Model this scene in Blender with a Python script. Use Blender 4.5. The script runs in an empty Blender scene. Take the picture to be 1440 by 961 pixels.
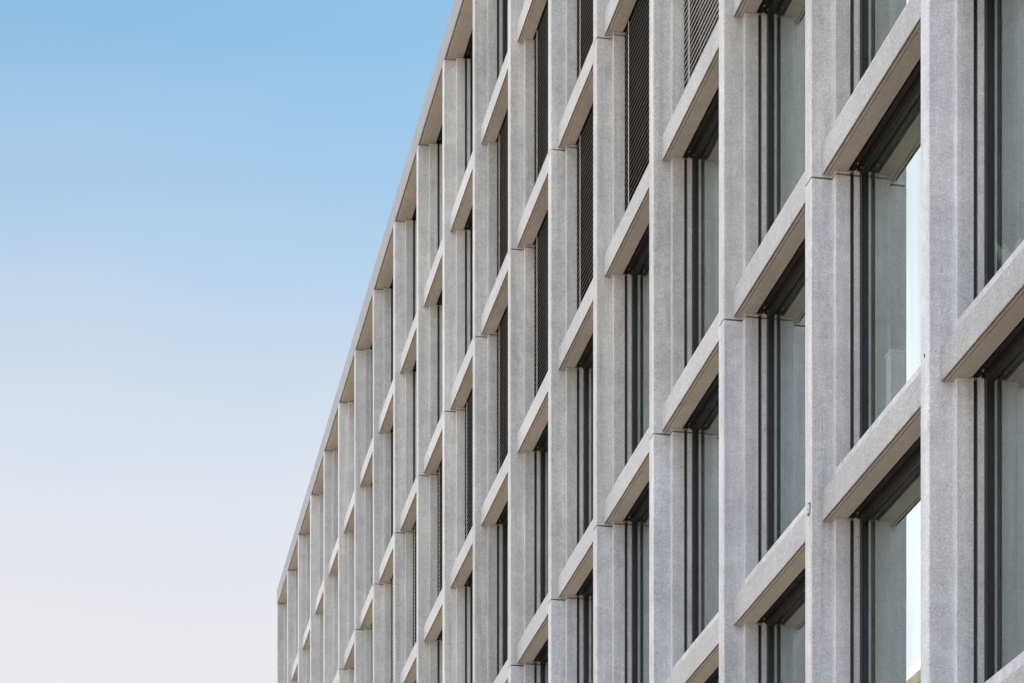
import bpy, bmesh, math, random
from mathutils import Vector
random.seed(7)
R = math.radians
scene = bpy.context.scene
COL = scene.collection

# ------------------------------------------------------------------ camera geometry (measured from the photograph)
EYE = 1.6                      # eye height above the ground
PHI = 0.18825                  # facade direction, radians right of the optical axis
FPX, WPX, HPX, YHOR = 3700.0, 1440.0, 961.0, 2074.2
D = 8.40                       # camera to column fronts, metres
# near front arris of every column along the facade (metres from the camera)
YK = {-3: 12.95, -2: 16.40, -1: 19.88, 0: 23.347, 1: 27.005, 2: 30.522, 3: 34.047, 4: 37.498, 5: 40.797,
      6: 44.242, 7: 47.762, 8: 51.235, 9: 54.629, 10: 58.044, 11: 61.478, 12: 64.862, 13: 68.143,
      14: 71.432, 15: 74.702, 16: 77.962, 17: 81.087, 18: 84.238}
HROW = [27.93, 24.524, 21.018, 17.493, 13.894, 10.188, 6.62, 3.05]   # soffit heights above the eye
HROW = [h + EYE for h in HROW]
# facade depths behind the column fronts
FW, DB, D1, DSOF, D2, D3, DFR, DGL, DEND = .23, .115, .23, .36, .394, .441, .497, .533, .60
FAC = .12                      # width of the set-back facet each side of the fin
HF, HU = .325, .535            # beam front height, upstand height
PAR = .50                      # parapet height
SEAM = .035
GAP = .011

_x, _y, _X = 1284.0, 931.0, 8.40 + .533                 # where the mirrored roof edge shows in the glass
_t = (_x - 720) / 3700.0
_c, _s = math.cos(PHI), math.sin(PHI)
_Y = _X * (_c - _t * _s) / (_s + _t * _c)
_Z = _X * _s + _Y * _c
_h = EYE + (YHOR - _y) * _Z / FPX
_k = (YHOR - _y) / FPX * _Z / _X                        # climb per metre travelled away from the facade
OPP_H = _h + _k * (_X + 12.1)
# ------------------------------------------------------------------ materials
def new_mat(name):
    m = bpy.data.materials.new(name); m.use_nodes = True
    nt = m.node_tree; nt.nodes.clear()
    return m, nt, nt.nodes.new, nt.links.new

def concrete(name, lo, hi, speck=.22, bump=.35, rough=.62, pores=1.0, streak=.10, spec=.5, sheen=0.0):
    m, nt, N, L = new_mat(name)
    out = N('ShaderNodeOutputMaterial'); b = N('ShaderNodeBsdfPrincipled'); L(b.outputs[0], out.inputs[0])
    geo = N('ShaderNodeNewGeometry')
    def noise(scale, det, rgh, vec=None, dist=0):
        n = N('ShaderNodeTexNoise'); n.inputs['Scale'].default_value = scale; n.inputs['Detail'].default_value = det
        n.inputs['Roughness'].default_value = rgh; n.inputs['Distortion'].default_value = dist
        L(vec or geo.outputs['Position'], n.inputs['Vector']); return n.outputs[0]
    def mr(v, a, b_, c, d, clamp=True):
        n = N('ShaderNodeMapRange'); n.clamp = clamp
        for i, x in enumerate((a, b_, c, d)): n.inputs[i + 1].default_value = x
        L(v, n.inputs[0]); return n.outputs[0]
    def mth(op, a, b_):
        n = N('ShaderNodeMath'); n.operation = op
        for i, x in enumerate((a, b_)):
            if isinstance(x, (int, float)): n.inputs[i].default_value = x
            else: L(x, n.inputs[i])
        return n.outputs[0]
    big = noise(.55, 5, .6, dist=.4)
    mix = N('ShaderNodeMix'); mix.data_type = 'RGBA'
    mix.inputs[6].default_value = (*lo, 1); mix.inputs[7].default_value = (*hi, 1)
    L(mr(big, .32, .68, 0, 1), mix.inputs[0])
    fine = noise(52, 3, .8)
    mid = noise(14, 4, .7)
    sp = mr(fine, .33, .67, 1 - speck, 1 + speck)
    sp = mth('MULTIPLY', sp, mr(mid, .3, .7, 1 - speck * .35, 1 + speck * .35))
    # vertical weather streaks
    mp = N('ShaderNodeMapping'); mp.inputs['Scale'].default_value = (5, 5, .22); L(geo.outputs['Position'], mp.inputs['Vector'])
    st = noise(1.3, 5, .65, mp.outputs[0])
    sp = mth('MULTIPLY', sp, mr(st, .3, .7, 1 - streak, 1 + streak * .6))
    blot = noise(2.6, 6, .7, dist=.8)
    sp = mth('MULTIPLY', sp, mr(blot, .3, .7, 1 - streak * .7, 1 + streak * .5))
    # air pores
    vo = N('ShaderNodeTexVoronoi'); vo.inputs['Scale'].default_value = 17; L(geo.outputs['Position'], vo.inputs['Vector'])
    pick = N('ShaderNodeSeparateColor'); L(vo.outputs['Color'], pick.inputs[0])
    rad = mr(pick.outputs[0], .8, 1, 0, .17)
    pore = mth('LESS_THAN', vo.outputs['Distance'], rad)
    sp = mth('MULTIPLY', sp, mth('SUBTRACT', 1, mth('MULTIPLY', pore, .42 * pores)))
    # bright quartz grains
    v2 = N('ShaderNodeTexVoronoi'); v2.inputs['Scale'].default_value = 60; L(geo.outputs['Position'], v2.inputs['Vector'])
    p2 = N('ShaderNodeSeparateColor'); L(v2.outputs['Color'], p2.inputs[0])
    gr = mth('MULTIPLY', mth('GREATER_THAN', p2.outputs[1], .88), mth('LESS_THAN', v2.outputs['Distance'], .42))
    sp = mth('ADD', sp, mth('MULTIPLY', gr, speck * 1.1))
    oi = N('ShaderNodeObjectInfo')
    sp = mth('MULTIPLY', sp, mr(oi.outputs['Random'], 0, 1, .93, 1.07))
    sp = mth('MULTIPLY', sp, mr(geo.outputs['Random Per Island'], 0, 1, .93, 1.06))
    # narrow run-off marks and soot blots
    mp2 = N('ShaderNodeMapping'); mp2.inputs['Scale'].default_value = (9, 9, .35); L(geo.outputs['Position'], mp2.inputs['Vector'])
    run = mth('MULTIPLY', mr(noise(1.1, 4, .7, mp2.outputs[0], .3), .56, .74, 0, 1), mr(noise(.8, 2, .5), .45, .6, 0, 1))
    sp = mth('MULTIPLY', sp, mth('SUBTRACT', 1, mth('MULTIPLY', run, .30)))
    # faint hue drift between casts
    hue = mth('ADD', mth('MULTIPLY', noise(.31, 3, .5), .6), mth('MULTIPLY', geo.outputs['Random Per Island'], .4))
    hm = N('ShaderNodeMix'); hm.data_type = 'RGBA'; hm.inputs[6].default_value = (1.01, 1.0, .965, 1); hm.inputs[7].default_value = (.985, .99, 1.035, 1)
    L(mr(hue, .38, .62, 0, 1), hm.inputs[0])
    m1 = N('ShaderNodeMix'); m1.data_type = 'RGBA'; m1.blend_type = 'MULTIPLY'; m1.inputs[0].default_value = 1
    L(mix.outputs[2], m1.inputs[6]); L(hm.outputs[2], m1.inputs[7])
    vm = N('ShaderNodeVectorMath'); vm.operation = 'SCALE'; L(m1.outputs[2], vm.inputs[0]); L(sp, vm.inputs['Scale'])
    L(vm.outputs[0], b.inputs['Base Color'])
    b.inputs['Roughness'].default_value = rough
    b.inputs['Specular IOR Level'].default_value = spec
    b.inputs['Sheen Weight'].default_value = sheen; b.inputs['Sheen Roughness'].default_value = .35
    bp = N('ShaderNodeBump'); bp.inputs['Strength'].default_value = bump; bp.inputs['Distance'].default_value = .004
    hgt = mth('SUBTRACT', mth('ADD', fine, mth('MULTIPLY', mid, .6)), mth('MULTIPLY', pore, .8))
    L(hgt, bp.inputs['Height']); L(bp.outputs[0], b.inputs['Normal'])
    return m

def plain(name, col, rough=.5, metal=0, var=.12, scale=9, spec=.5):
    m, nt, N, L = new_mat(name)
    out = N('ShaderNodeOutputMaterial'); b = N('ShaderNodeBsdfPrincipled'); L(b.outputs[0], out.inputs[0])
    geo = N('ShaderNodeNewGeometry')
    n = N('ShaderNodeTexNoise'); n.inputs['Scale'].default_value = scale; n.inputs['Detail'].default_value = 4
    L(geo.outputs['Position'], n.inputs['Vector'])
    mr = N('ShaderNodeMapRange'); mr.inputs[1].default_value = .3; mr.inputs[2].default_value = .7
    mr.inputs[3].default_value = 1 - var; mr.inputs[4].default_value = 1 + var; L(n.outputs[0], mr.inputs[0])
    vm = N('ShaderNodeVectorMath'); vm.operation = 'SCALE'; vm.inputs[0].default_value = col; L(mr.outputs[0], vm.inputs['Scale'])
    L(vm.outputs[0], b.inputs['Base Color'])
    b.inputs['Roughness'].default_value = rough; b.inputs['Metallic'].default_value = metal
    b.inputs['Specular IOR Level'].default_value = spec
    return m

def glass_mat():
    """solar-control coated double glazing: strong greenish mirror at low angles, dim view inside"""
    m, nt, N, L = new_mat('coated_glass')
    out = N('ShaderNodeOutputMaterial'); mx = N('ShaderNodeMixShader'); L(mx.outputs[0], out.inputs[0])
    lw = N('ShaderNodeLayerWeight'); lw.inputs['Blend'].default_value = .5
    pw = N('ShaderNodeMath'); pw.operation = 'POWER'; pw.inputs[1].default_value = 2.2; L(lw.outputs['Facing'], pw.inputs[0])
    mr = N('ShaderNodeMapRange'); mr.inputs[3].default_value = .16; mr.inputs[4].default_value = .97; L(pw.outputs[0], mr.inputs[0])
    L(mr.outputs[0], mx.inputs[0])
    t = N('ShaderNodeBsdfTransparent'); t.inputs[0].default_value = (.64, .69, .70, 1); L(t.outputs[0], mx.inputs[1])
    g = N('ShaderNodeBsdfGlossy'); g.inputs['Roughness'].default_value = .006
    geo = N('ShaderNodeNewGeometry')
    nz = N('ShaderNodeTexNoise'); nz.inputs['Scale'].default_value = 1.6; nz.inputs['Detail'].default_value = 1
    L(geo.outputs['Position'], nz.inputs['Vector'])
    bp = N('ShaderNodeBump'); bp.inputs['Strength'].default_value = .014; bp.inputs['Distance'].default_value = .01
    L(nz.outputs[0], bp.inputs['Height']); L(bp.outputs[0], g.inputs['Normal'])
    # thin film of dust and rain marks
    d2 = N('ShaderNodeTexNoise'); d2.inputs['Scale'].default_value = .9; d2.inputs['Detail'].default_value = 5
    mp = N('ShaderNodeMapping'); mp.inputs['Scale'].default_value = (6, 6, .5); L(geo.outputs['Position'], mp.inputs['Vector']); L(mp.outputs[0], d2.inputs['Vector'])
    cr = N('ShaderNodeMix'); cr.data_type = 'RGBA'; cr.inputs[6].default_value = (.67, .76, .765, 1); cr.inputs[7].default_value = (.87, .99, .995, 1)
    oi = N('ShaderNodeObjectInfo'); ad = N('ShaderNodeMath'); ad.operation = 'MULTIPLY_ADD'; ad.inputs[1].default_value = .5; L(oi.outputs['Random'], ad.inputs[0])
    sc2 = N('ShaderNodeMapRange'); sc2.inputs[1].default_value = .35; sc2.inputs[2].default_value = .65; sc2.inputs[4].default_value = .5; L(d2.outputs[0], sc2.inputs[0]); L(sc2.outputs[0], ad.inputs[2])
    L(ad.outputs[0], cr.inputs[0]); L(cr.outputs[2], g.inputs[0])
    L(g.outputs[0], mx.inputs[2])
    return m

def clear_mat():
    m, nt, N, L = new_mat('inner_glass_face')
    out = N('ShaderNodeOutputMaterial'); t = N('ShaderNodeBsdfTransparent'); t.inputs[0].default_value = (.97, .98, .98, 1)
    L(t.outputs[0], out.inputs[0]); return m

M = dict(
    col=concrete('column_concrete', (.332, .362, .408), (.405, .430, .474), speck=.24, bump=.45, rough=.55, streak=.21),
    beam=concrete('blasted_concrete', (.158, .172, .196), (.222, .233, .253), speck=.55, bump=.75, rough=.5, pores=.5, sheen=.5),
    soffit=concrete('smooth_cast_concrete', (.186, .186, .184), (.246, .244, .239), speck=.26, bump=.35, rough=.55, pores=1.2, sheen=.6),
    par=concrete('parapet_concrete', (.135, .148, .172), (.165, .178, .20), speck=.16, bump=.2, rough=.5),
    joint=plain('joint_shadow', (.02, .02, .02), .9),
    frame=plain('anodised_frame', (.012, .0125, .015), .42, 0, spec=.3),
    box=plain('blind_box_metal', (.007, .0068, .0066), .6, var=.03, spec=.22),
    rail=plain('guide_rail_metal', (.02, .021, .024), .45),
    slat=plain('slat_shaded_lacquer', (.008, .008, .0085), .5, spec=.12, var=.05),  # shade of the unlit slat undersides put into the colour
    lip=plain('slat_edge', (.17, .175, .185), .42, spec=.3),
    pale=plain('slat_lit_lacquer', (.17, .175, .19), .34),  # same slats where the sky catches them, their sheen put into a lighter colour
    tape=plain('blind_tape', (.46, .465, .47), .6),
    metal=plain('bare_metal', (.6, .6, .58), .3, .8),
    room=plain('room_paint', (.55, .55, .53), .8, var=.05),
    roof=plain('roof_gravel', (.25, .24, .23), .9, var=.3, scale=30),
    white=plain('white_lacquer', (.80, .81, .80), .5, var=.03),
    plaster=plain('pale_plaster', (.33, .31, .27), .8, var=.06),
    leaf=plain('pale_leaf', (.62, .70, .64), .5),
    pot=plain('pot_clay', (.35, .34, .33), .7),
    glass=glass_mat(), clear=clear_mat(),
)

# ------------------------------------------------------------------ mesh helpers
def flush(name, bm, mats, parent=None, bevel=0):
    bmesh.ops.recalc_face_normals(bm, faces=bm.faces)
    me = bpy.data.meshes.new(name); bm.to_mesh(me); bm.free()
    for m in mats: me.materials.append(m)
    o = bpy.data.objects.new(name, me); COL.objects.link(o)
    if parent: o.parent = parent
    return o

def prism(bm, poly, a, b, axis, mi=0):
    """axis 'z': poly of (d, y) extruded from z=a to b; axis 'y': poly of (d, z) extruded from y=a to b"""
    if axis == 'z': P = lambda p, t: (D + p[0], p[1], t)
    else: P = lambda p, t: (D + p[0], t, p[1])
    A = [bm.verts.new(P(p, a)) for p in poly]; B = [bm.verts.new(P(p, b)) for p in poly]
    n = len(poly); fs = [bm.faces.new(A), bm.faces.new(B[::-1])]
    for i in range(n): fs.append(bm.faces.new((A[i], B[i], B[(i + 1) % n], A[(i + 1) % n])))
    for f in fs: f.material_index = mi
    return fs

def box(bm, d0, d1, y0, y1, z0, z1, mi=0):
    return prism(bm, [(d0, y0), (d1, y0), (d1, y1), (d0, y1)], z0, z1, 'z', mi)

def disc(bm, cd, cy, cz, r, d_out, n=24, mi=0, r_in=0):
    """a round plug or ring on the column front, axis along X"""
    ring = lambda rr, d: [bm.verts.new((D + d, cy + rr * math.cos(2 * math.pi * i / n), cz + rr * math.sin(2 * math.pi * i / n))) for i in range(n)]
    o0, o1 = ring(r, cd), ring(r, d_out)
    fs = []
    if r_in:
        i0, i1 = ring(r_in, cd), ring(r_in, d_out)
        for i in range(n):
            j = (i + 1) % n
            fs += [bm.faces.new((o0[i], o0[j], o1[j], o1[i])), bm.faces.new((o1[i], o1[j], i1[j], i1[i])), bm.faces.new((i1[i], i1[j], i0[j], i0[i]))]
    else:
        fs.append(bm.faces.new(o1))
        for i in range(n):
            j = (i + 1) % n
            fs.append(bm.faces.new((o0[i], o0[j], o1[j], o1[i])))
    for f in fs: f.material_index = mi

# ------------------------------------------------------------------ what the camera can see
C_, S_ = math.cos(PHI), math.sin(PHI)
def project(X, Y, Z):
    z = X * S_ + Y * C_
    return 720 + FPX * (X * C_ - Y * S_) / z, YHOR - FPX * (Z - EYE) / z
def in_frame(pts, m=2):
    xs, ys = zip(*[project(*p) for p in pts])
    return max(xs) > m and min(xs) < WPX - m and max(ys) > m and min(ys) < HPX - m

# ------------------------------------------------------------------ the building
building = bpy.data.objects.new('office_building', None); COL.objects.link(building)
building.location = (0, 0, 0)
building['label'] = 'pale grey concrete office building with a deep grid of columns, beams and recessed windows'
building['category'] = 'building'

KS = sorted(YK)
ROOF = HROW[0] + PAR
CH = .008
def col_profile(y0):
    near = [(CH, y0), (D1, y0), (D1, y0 - FAC + .003), (D1 + .003, y0 - FAC), (D2, y0 - FAC), (D2, y0 - FAC + .05),
            (D3, y0 - FAC + .05), (D3, y0 - FAC), (DEND, y0 - FAC)]
    yc = y0 + FW / 2
    far = [(d, 2 * yc - y) for d, y in near][::-1]
    return [(0, y0 + CH)] + near + far + [(0, y0 + FW - CH)]

seams = [HROW[6] - SEAM, HROW[4] - SEAM, HROW[2] - SEAM]
for k in KS:
    bm = bmesh.new(); y0 = YK[k]
    zs = [0.0] + seams + [HROW[0] - .004]
    for a, b in zip(zs[:-1], zs[1:]):
        prism(bm, col_profile(y0), a + (.010 if a else 0), b - .010, 'z')
    for z in seams + [HROW[0] - .004]:
        box(bm, .045, DEND - .01, y0 + .03, y0 + FW - .03, z - .03, z + .03, 1)
        box(bm, D1 + .03, DEND - .012, y0 - FAC + .06, y0 + FW + FAC - .06, z - .028, z + .028, 1)
    flush('column', bm, (M['col'], M['joint']), building)

def beam_bm(bm, k, r):
    h = HROW[r]; yn, yf = YK[k - 1] + FW, YK[k]
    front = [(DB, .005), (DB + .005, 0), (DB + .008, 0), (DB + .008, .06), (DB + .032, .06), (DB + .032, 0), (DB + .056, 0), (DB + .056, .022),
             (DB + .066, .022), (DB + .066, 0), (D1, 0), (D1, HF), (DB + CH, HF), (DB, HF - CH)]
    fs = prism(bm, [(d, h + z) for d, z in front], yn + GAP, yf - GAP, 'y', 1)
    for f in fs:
        if all(DB + .007 < v.co.x - D < DB + .07 and v.co.z > h + .015 for v in f.verts): f.material_index = 3      # shade of the drip groove, put in as a dark lining
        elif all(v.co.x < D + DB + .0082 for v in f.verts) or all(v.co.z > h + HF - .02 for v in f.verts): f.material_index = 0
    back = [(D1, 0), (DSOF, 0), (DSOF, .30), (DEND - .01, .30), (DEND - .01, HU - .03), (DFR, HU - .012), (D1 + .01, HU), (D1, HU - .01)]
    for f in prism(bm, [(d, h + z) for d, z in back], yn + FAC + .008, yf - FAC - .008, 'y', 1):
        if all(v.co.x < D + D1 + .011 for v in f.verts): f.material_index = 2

rest = bmesh.new()
for k in KS[1:]:
    for r in range(1, 8):
        yn, yf = YK[k - 1] + FW, YK[k]
        pts = [(D + DB, yn, HROW[r]), (D + DB, yf, HROW[r]), (D + DB, yf, HROW[r] + HU), (D + DB, yn, HROW[r] + HU)]
        if in_frame(pts):
            bm = bmesh.new(); beam_bm(bm, k, r)
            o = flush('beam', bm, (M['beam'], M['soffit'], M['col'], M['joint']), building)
        else:
            beam_bm(rest, k, r)
o = flush('beam', rest, (M['beam'], M['soffit'], M['col'], M['joint']), building); o['kind'] = 'stuff'

# parapet: one long edge beam flush with the column fronts
y_a, y_b = YK[-3], YK[18] + FW
bm = bmesh.new(); h = HROW[0]
sec = [(0, CH), (CH, 0), (.018, 0), (.018, .045), (.044, .045), (.044, 0), (DSOF, 0), (DSOF, .30), (DEND, .30), (DEND, PAR + .012), (CH, PAR), (0, PAR - CH)]
for f in prism(bm, [(d, h + z) for d, z in sec], y_a, y_b, 'y'):
    if all(.009 < v.co.x - D < .4 and v.co.z < h + .1 for v in f.verts): f.material_index = 1
flush('parapet', bm, (M['par'], M['soffit']), building)

# windows ---------------------------------------------------------------
BLINDS = {(k, 2) for k in range(3, 14)} | {(5, 1), (6, 1), (7, 1)}

def frame_bm(bm, k, r):
    yn, yf = YK[k - 1] + FW + FAC + .003, YK[k] - FAC - .003
    zb, zt = HROW[r + 1] + HU - .014, HROW[r] + .02
    w = .075
    box(bm, DFR, DEND - .02, yn, yn + w, zb, zt); box(bm, DFR, DEND - .02, yf - w, yf, zb, zt)
    box(bm, DFR + .001, DEND - .021, yn + w, yf - w, zb, zb + .05); box(bm, DFR + .001, DEND - .021, yn + w, yf - w, zt - .06, zt + .24)
    # glazing bead, a step inside the frame
    q = .012; a, b = DFR + .018, DEND - .03
    box(bm, a, b, yn + w, yn + w + q, zb + .05, zt - .06); box(bm, a, b, yf - w - q, yf - w, zb + .05, zt - .06)
    box(bm, a + .001, b, yn + w + q, yf - w - q, zb + .05, zb + .05 + q); box(bm, a + .001, b, yn + w + q, yf - w - q, zt - .06 - q, zt - .06)
    return yn + w + q, yf - w - q, zb + .05 + q, zt - .06 - q

def pane_bm(bm, ext, mi_g=0, mi_c=1):
    y0, y1, z0, z1 = ext
    fs = box(bm, DGL, DGL + .022, y0 - .004, y1 + .004, z0 - .004, z1 + .004, mi_c)
    for f in fs:
        if all(abs(v.co.x - (D + DGL)) < 1e-5 for v in f.verts): f.material_index = mi_g

def box_bm(bm, k, r, mi=0, mi2=1):
    h = HROW[r]; yn, yf = YK[k - 1] + FW + FAC + .004, YK[k] - FAC - .004
    sec = [(.372, .006), (.376, .006), (.376, .030), (.392, .030), (.392, .014), (.446, .014), (.446, .034), (.470, .034), (.470, .010), (.494, .010), (.494, .26), (.372, .26)]
    prism(bm, [(d, h + z) for d, z in sec], yn, yf, 'y', mi)
    for y in (yf - .16, yn + .16):
        box(bm, .415, .427, y - .02, y, h + .003, h + .0142, mi2)
        box(bm, .478, .486, y + .05, y + .066, h + .002, h + .0102, mi2)

def slat_bm(bm, k, r, tilt):
    yn, yf = YK[k - 1] + FW + FAC + .014, YK[k] - FAC - .014
    top, bot = HROW[r] - .03, HROW[r + 1] + HU + .03
    ca, sa = math.cos(tilt), math.sin(tilt)
    n = int((top - bot) / .083); half = .040
    dm = .386 + half * ca
    for i in range(n):
        z = top - i * .083 + random.uniform(-.0015, .0015)
        t = tilt + random.uniform(-.02, .02); ca, sa = math.cos(t), math.sin(t)
        prof = [(-half, -.004), (-half + .006, .002), (0, .006), (half - .006, .002), (half, -.004)]
        pts = [(dm + u * ca - v * sa, z + u * sa + v * ca) for u, v in prof]     # outer edge (u<0) hangs low
        under = [(p[0] + .0012 * sa, p[1] - .0012 * ca) for p in pts]
        fs = prism(bm, pts + under[::-1], yn, yf, 'y', 0)
        # rolled outer edge
        e = pts[0]
        prism(bm, [(e[0] - .0035, e[1] - .004), (e[0] + .001, e[1] - .0045), (e[0] + .003, e[1] + .003), (e[0] - .002, e[1] + .0035)], yn, yf, 'y', 1)
    box(bm, dm - .03, dm + .03, yn, yf, bot - .02, bot + .005, 0)
    for y in (yf - .31, yn + .31):
        box(bm, .3715, .379, y - .007, y + .007, bot, HROW[r] - .002, 2)

def rail_bm(bm, k, r, y, s):
    zb, zt = HROW[r + 1] + HU - .02, HROW[r] - .002
    if True:
        a, b = sorted((y + s * .018, y + s * .047))
        box(bm, .404, .414, a, b, zb, zt); box(bm, .421, .431, a, b, zb, zt)
        a, b = sorted((y + s * .040, y + s * .047))
        box(bm, .414, .421, a, b, zb, zt)

rest = bmesh.new()
for k in KS[1:]:
    for r in range(0, 7):
        yn, yf = YK[k - 1] + FW, YK[k]
        pts = [(D + DFR, yn, HROW[r]), (D + DFR, yf, HROW[r]), (D + DFR, yf, HROW[r + 1] + HU), (D + DFR, yn, HROW[r + 1] + HU)]
        if in_frame(pts) and k <= 14:
            bm = bmesh.new(); ext = frame_bm(bm, k, r)
            w = flush('window', bm, (M['frame'],), building)
            bm = bmesh.new(); pane_bm(bm, ext); flush('pane', bm, (M['glass'], M['clear']), w)
            bm = bmesh.new(); box_bm(bm, k, r); flush('blind_box', bm, (M['box'], M['metal']), w)
            for y, s in ((YK[k - 1] + FW + FAC, -1), (YK[k] - FAC, 1)):
                bm = bmesh.new(); rail_bm(bm, k, r, y, s); flush('guide_rail', bm, (M['rail'],), w)
            if (k, r) in BLINDS:
                bm = bmesh.new(); slat_bm(bm, k, r, R(70 if k == 3 else 44 + random.uniform(-2, 2)))
                flush('venetian_blind', bm, (M['pale' if k == 3 else 'slat'], M['lip'], M['tape']), w)
                w['label'] = 'window with its dark slatted blind lowered'
        else:
            ext = frame_bm(rest, k, r); pane_bm(rest, ext, 1, 2); box_bm(rest, k, r, 3, 4)
o = flush('window', rest, (M['frame'], M['glass'], M['clear'], M['box'], M['metal']), building); o['kind'] = 'stuff'

# rooms behind the glass, rear and end walls, roof ---------------------------
DEEP = 15.0
for r in range(0, 8):
    bm = bmesh.new(); h = HROW[r]
    box(bm, DEND + .004, DEEP - .2, y_a + .26, y_b - .26, h + (.10 if r else .12), h + (.32 if r else .42))
    flush('floor_slab', bm, (M['room'],), building)
bm = bmesh.new(); box(bm, 5.2, 5.3, y_a + .3, y_b - .3, 0, ROOF - .4); flush('corridor_wall', bm, (M['room'],), building)
bm = bmesh.new()
for k in KS[1:-1:2]: box(bm, DEND + .01, 5.19, YK[k] + .08, YK[k] + .16, 0, HROW[0] + .1)
flush('partition_wall', bm, (M['room'],), building)
bm = bmesh.new()
box(bm, DEND + .002, DEEP, y_b - .25, y_b - .002, 0, ROOF - .01)
box(bm, DEND + .002, DEEP, y_a + .002, y_a + .25, 0, ROOF - .01)
box(bm, DEEP - .2, DEEP - .003, y_a + .25, y_b - .25, 0, ROOF - .01)
flush('wall', bm, (M['col'],), building)
bm = bmesh.new(); box(bm, DEND + .003, DEEP - .21, y_a + .26, y_b - .26, HROW[0] + .424, HROW[0] + .46); flush('roof', bm, (M['roof'],), building)

# cast-in lifting anchor cap and drain hole on the column fronts
def y_at(x, X): t = (x - 720) / FPX; return X * (C_ - t * S_) / (S_ + t * C_)
def h_at(y, X, Y): return EYE + (YHOR - y) * (X * S_ + Y * C_) / FPX
cy = YK[1] + .085; cz = h_at(716.5, D, cy)
bm = bmesh.new()
disc(bm, .004, cy, cz, .076, -.004, 32, 0, .070); disc(bm, .004, cy, cz, .0695, -.0015, 32, 1, .050)  # dark ring painted for the shadow inside the cap's groove
disc(bm, .004, cy, cz, .0495, -.012, 32, 0); disc(bm, -.011, cy, cz, .014, -.0135, 16, 1)
flush('anchor_cap', bm, (M['col'], M['joint']), building)
cy = YK[0] + .12; cz = h_at(500.5, D, cy)
bm = bmesh.new(); disc(bm, .004, cy, cz, .018, -.0015, 16, 0); flush('drain_hole', bm, (M['joint'],), building)

# ------------------------------------------------------------------ things seen dimly through the glass
hz_ = HROW[5] + .32                                   # floor of that storey
bm = bmesh.new(); d0 = .70
ya, yb = y_at(1253, D + d0), y_at(1246, D + d0); zt = h_at(491.5, D + d0, ya)
cw = ya * (S_ + (1272 - 720) / FPX * C_) / (C_ - (1272 - 720) / FPX * S_) - D - d0
box(bm, d0, d0 + cw, ya, yb, hz_ + .06, zt - .03)
cab = flush('cabinet', bm, (M['white'],)); cab['label'] = 'white cabinet dimly seen standing behind the window glass'; cab['category'] = 'cabinet'
bm = bmesh.new(); box(bm, d0 - .01, d0 + cw + .01, ya - .01, yb + .01, zt - .028, zt); flush('top', bm, (M['white'],), cab)
bm = bmesh.new(); box(bm, d0 + .03, d0 + cw - .03, ya + .02, yb - .02, hz_ + .002, hz_ + .058); flush('plinth', bm, (M['frame'],), cab)

d0 = .80; py = y_at(1428, D + d0); pz = HROW[5] + .32; top = h_at(328, D + d0, py)
bm = bmesh.new()
n = 20; prof = [(.0, 0), (.13, 0), (.17, .34), (.18, .34), (.18, .37), (.155, .37), (.15, .33), (0, .33)]
rings = []
for r_, z_ in prof:
    rings.append([bm.verts.new((D + d0 + max(r_, .001) * math.cos(2 * math.pi * i / n), py + max(r_, .001) * math.sin(2 * math.pi * i / n), pz + z_)) for i in range(n)])
for A, B in zip(rings[:-1], rings[1:]):
    for i in range(n): bm.faces.new((A[i], A[(i + 1) % n], B[(i + 1) % n], B[i]))
plant = flush('potted_plant', bm, (M['pot'],)); plant['label'] = 'pale leafy plant dimly seen behind the glass of the rightmost window'; plant['category'] = 'plant'
bm = bmesh.new(); rp_ = random.Random(3)
H_ = top - pz - .34
for i in range(16):
    a = rp_.uniform(0, 6.283); lean = rp_.uniform(.08, .32); hh = H_ * rp_.uniform(.62, 1.0); wd_ = rp_.uniform(.05, .085)
    pr = None
    for j in range(7):
        t = j / 6; rr = lean * t ** 1.7; w_ = wd_ * math.sin(math.pi * min(1, .12 + .88 * t)) ** .8 if j < 6 else .004
        c = Vector((D + d0 + rr * math.cos(a), py + rr * math.sin(a), pz + .33 + hh * (t - .12 * t ** 3)))
        sd = Vector((-math.sin(a), math.cos(a), 0)) * w_
        cur = [bm.verts.new(c - sd), bm.verts.new(c + Vector((0, 0, -.012))), bm.verts.new(c + sd)]
        if pr: bm.faces.new((pr[0], pr[1], cur[1], cur[0])); bm.faces.new((pr[1], pr[2], cur[2], cur[1]))
        pr = cur
flush('foliage', bm, (M['leaf'],), plant)

# ------------------------------------------------------------------ pale block across the street; its roof edge shows mirrored in the glass
def wbox(bm, x0, x1, y0, y1, z0, z1, mi=0): return box(bm, x0 - D, x1 - D, y0, y1, z0, z1, mi)
ox0, ox1, oy0, oy1, oh = -34.0, -12.5, 74.0, 112.0, OPP_H
opp = bpy.data.objects.new('apartment_block', None); COL.objects.link(opp); opp.location = (0, 0, 0)
opp['label'] = 'pale plastered block across the street, its white roof edge mirrored low in the glass'; opp['category'] = 'building'
bm = bmesh.new(); wbox(bm, ox0, ox1, oy0, oy1, 0, oh - .5); flush('wall', bm, (M['plaster'],), opp)
bm = bmesh.new(); wbox(bm, ox0 - .45, ox1 + .45, oy0 - .45, oy1 + .45, oh - .498, oh - .14); wbox(bm, ox0 - .2, ox1 + .2, oy0 - .2, oy1 + .2, oh - .138, oh)
flush('cornice', bm, (M['white'],), opp)
for fl in range(8):
    z = 1.2 + fl * 3.25
    for c in range(9):
        y = oy0 + 2.2 + c * 4.05
        bm = bmesh.new(); wbox(bm, ox1 + .002, ox1 + .06, y, y + 1.5, z, z + 1.9); f = flush('window', bm, (M['white'],), opp)
        bm = bmesh.new(); wbox(bm, ox1 + .061, ox1 + .07, y + .1, y + 1.4, z + .1, z + 1.8); flush('pane', bm, (M['frame'],), f)

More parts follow.
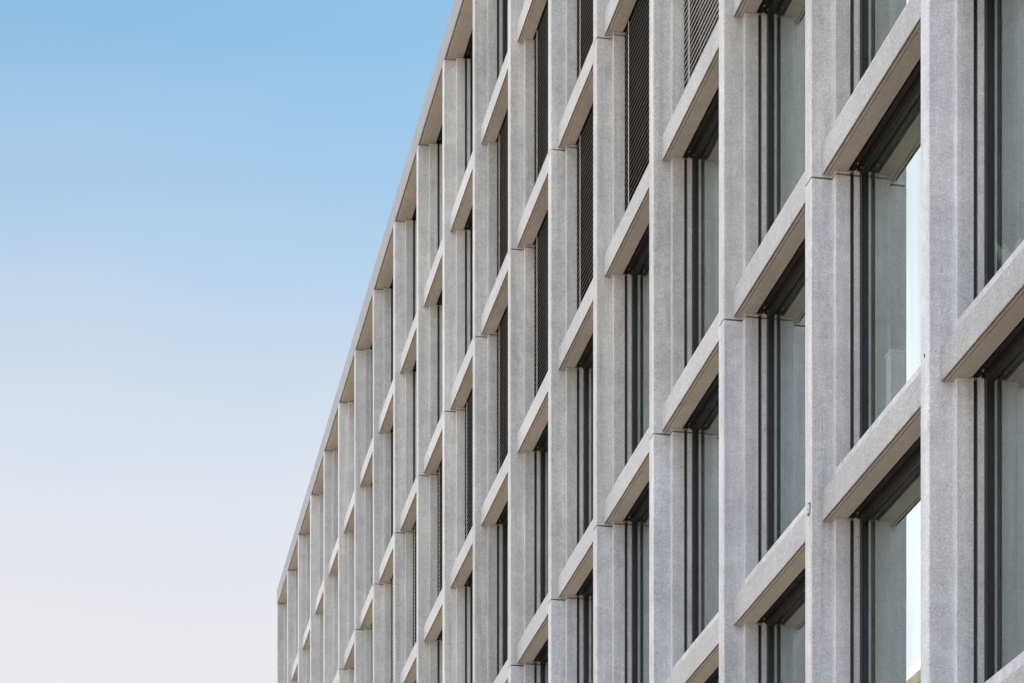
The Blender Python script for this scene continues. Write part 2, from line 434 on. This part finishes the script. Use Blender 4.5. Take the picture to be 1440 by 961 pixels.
# ------------------------------------------------------------------ ground
def ground_mat():
    m, nt, N, L = new_mat('sandy_paving')
    out = N('ShaderNodeOutputMaterial'); b = N('ShaderNodeBsdfPrincipled'); L(b.outputs[0], out.inputs[0])
    geo = N('ShaderNodeNewGeometry')
    br = N('ShaderNodeTexBrick'); br.inputs['Scale'].default_value = 1.0
    br.inputs['Brick Width'].default_value = .8; br.inputs['Row Height'].default_value = .4; br.inputs['Mortar Size'].default_value = .006
    br.inputs['Color1'].default_value = (.55, .43, .30, 1); br.inputs['Color2'].default_value = (.50, .395, .28, 1); br.inputs['Mortar'].default_value = (.17, .14, .11, 1)
    L(geo.outputs['Position'], br.inputs['Vector'])
    n = N('ShaderNodeTexNoise'); n.inputs['Scale'].default_value = .4; n.inputs['Detail'].default_value = 6; L(geo.outputs['Position'], n.inputs['Vector'])
    mr = N('ShaderNodeMapRange'); mr.inputs[3].default_value = .75; mr.inputs[4].default_value = 1.25; L(n.outputs[0], mr.inputs[0])
    vm = N('ShaderNodeVectorMath'); vm.operation = 'SCALE'; L(br.outputs[0], vm.inputs[0]); L(mr.outputs[0], vm.inputs['Scale'])
    L(vm.outputs[0], b.inputs['Base Color']); b.inputs['Roughness'].default_value = .85
    return m
bm = bmesh.new()
vs = [bm.verts.new(p) for p in ((-3000, -3000, 0), (3000, -3000, 0), (3000, 3000, 0), (-3000, 3000, 0))]; bm.faces.new(vs)
g = flush('ground', bm, (ground_mat(),)); g['kind'] = 'structure'

# ------------------------------------------------------------------ light
SUN_AZ, SUN_EL = -80.0, 63.0       # degrees left of the facade direction, above the horizon
dirv = Vector((-math.sin(R(SUN_AZ)) * math.cos(R(SUN_EL)), math.cos(R(SUN_AZ)) * math.cos(R(SUN_EL)), math.sin(R(SUN_EL))))
sl = bpy.data.lights.new('sun', 'SUN'); sl.energy = 5.0; sl.angle = R(.5); sl.color = (1, .96, .90)
so = bpy.data.objects.new('sun', sl); COL.objects.link(so); so.location = (60, 30, 60)
so.rotation_euler = dirv.to_track_quat('Z', 'Y').to_euler()

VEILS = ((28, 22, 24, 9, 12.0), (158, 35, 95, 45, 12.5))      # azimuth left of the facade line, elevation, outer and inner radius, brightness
wd = bpy.data.worlds.new('World'); scene.world = wd; wd.use_nodes = True
nt = wd.node_tree; nt.nodes.clear(); N = nt.nodes.new; L = nt.links.new
out = N('ShaderNodeOutputWorld'); bg = N('ShaderNodeBackground'); L(bg.outputs[0], out.inputs[0])
sky = N('ShaderNodeTexSky'); sky.sky_type = 'NISHITA'; sky.sun_disc = False
sky.sun_elevation = R(SUN_EL); sky.sun_rotation = R(-SUN_AZ); sky.air_density = 1.0; sky.dust_density = 1.2; sky.ozone_density = 1.5
bg.inputs['Strength'].default_value = .065
tc = N('ShaderNodeTexCoord'); sx = N('ShaderNodeSeparateXYZ'); L(tc.outputs['Generated'], sx.inputs[0])
ramp = N('ShaderNodeValToRGB'); hn = N('ShaderNodeTexNoise'); hn.inputs['Scale'].default_value = 7; hn.inputs['Detail'].default_value = 4; hmp = N('ShaderNodeMapping'); hmp.inputs['Scale'].default_value = (1, 1, 3)
L(tc.outputs['Generated'], hmp.inputs['Vector']); L(hmp.outputs[0], hn.inputs['Vector'])
hma = N('ShaderNodeMath'); hma.operation = 'MULTIPLY_ADD'; hma.inputs[1].default_value = .035; L(hn.outputs[0], hma.inputs[0])
hsb = N('ShaderNodeMath'); hsb.operation = 'SUBTRACT'; hsb.inputs[1].default_value = .0175; L(sx.outputs['Z'], hsb.inputs[0]); L(hsb.outputs[0], hma.inputs[2])
L(hma.outputs[0], ramp.inputs[0])
els = ramp.color_ramp.elements
els[0].position = .0; els[0].color = (.95,) * 3 + (1,)
els[1].position = 1.0; els[1].color = (0,) * 3 + (1,)
for p, v in ((.28, .98), (.30, .95), (.348, .82), (.391, .55), (.432, .27), (.478, .09), (.55, .03)):
    e = els.new(p); e.color = (v, v, v, 1)
hz = N('ShaderNodeMix'); hz.data_type = 'RGBA'; L(ramp.outputs[0], hz.inputs[0]); 
tint = N('ShaderNodeVectorMath'); tint.operation = 'MULTIPLY'; tint.inputs[1].default_value = (.785, 1.115, 1.025); L(sky.outputs[0], tint.inputs[0]); L(tint.outputs[0], hz.inputs[6])
hz.inputs[7].default_value = (4.66, 4.51, 4.64, 1)      # thin bright haze low in the sky (before the 0.1 strength)
# bright veils of thin cloud outside the picture: across the street (what the glass mirrors) and an added fill veil behind the camera, lighting the column sides
cmap = N('ShaderNodeMapping'); cmap.inputs['Scale'].default_value = (1, 1, 2.5); L(tc.outputs['Generated'], cmap.inputs['Vector'])
cn = N('ShaderNodeTexNoise'); cn.inputs['Scale'].default_value = 3.0; cn.inputs['Detail'].default_value = 5; L(cmap.outputs[0], cn.inputs['Vector'])
cr2 = N('ShaderNodeMapRange'); cr2.inputs[1].default_value = .25; cr2.inputs[2].default_value = .6; cr2.inputs[3].default_value = .6; L(cn.outputs[0], cr2.inputs[0])
prev = hz.outputs[2]
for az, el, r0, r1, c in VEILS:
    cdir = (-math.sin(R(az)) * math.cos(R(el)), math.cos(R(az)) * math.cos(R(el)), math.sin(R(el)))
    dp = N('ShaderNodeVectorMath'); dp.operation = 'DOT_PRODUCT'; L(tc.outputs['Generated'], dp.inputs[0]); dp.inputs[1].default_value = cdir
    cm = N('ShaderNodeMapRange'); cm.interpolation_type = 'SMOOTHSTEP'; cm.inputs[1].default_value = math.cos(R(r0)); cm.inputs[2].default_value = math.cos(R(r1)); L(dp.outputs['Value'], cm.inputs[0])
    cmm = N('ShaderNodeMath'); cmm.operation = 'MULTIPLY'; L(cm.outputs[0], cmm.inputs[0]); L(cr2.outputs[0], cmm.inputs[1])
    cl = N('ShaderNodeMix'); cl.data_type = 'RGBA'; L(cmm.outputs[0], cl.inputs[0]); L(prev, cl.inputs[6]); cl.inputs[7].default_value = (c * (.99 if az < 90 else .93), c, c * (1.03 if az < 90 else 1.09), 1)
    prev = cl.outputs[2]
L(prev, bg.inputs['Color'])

# ------------------------------------------------------------------ camera and render
cd = bpy.data.cameras.new('camera'); cam = bpy.data.objects.new('camera', cd); COL.objects.link(cam); scene.camera = cam
cam.location = (0, 0, EYE); cam.rotation_euler = (R(90), 0, -PHI)
cd.sensor_fit = 'HORIZONTAL'; cd.sensor_width = 36; cd.lens = FPX / WPX * 36
cd.shift_x = 0; cd.shift_y = (YHOR - HPX / 2) / WPX
cd.clip_start = .1; cd.clip_end = 6000
scene.view_settings.view_transform = 'Standard'; scene.view_settings.look = 'None'
scene.view_settings.exposure = 1.5; scene.view_settings.gamma = 1; scene.view_settings.use_curve_mapping = False
scene.render.engine = 'CYCLES'
cy_ = scene.cycles
cy_.use_denoising = True
try: cy_.denoiser = 'OPENIMAGEDENOISE'
except Exception: pass
cy_.max_bounces = 8; cy_.diffuse_bounces = 4; cy_.glossy_bounces = 4; cy_.transparent_max_bounces = 12
cy_.caustics_reflective = False; cy_.caustics_refractive = False
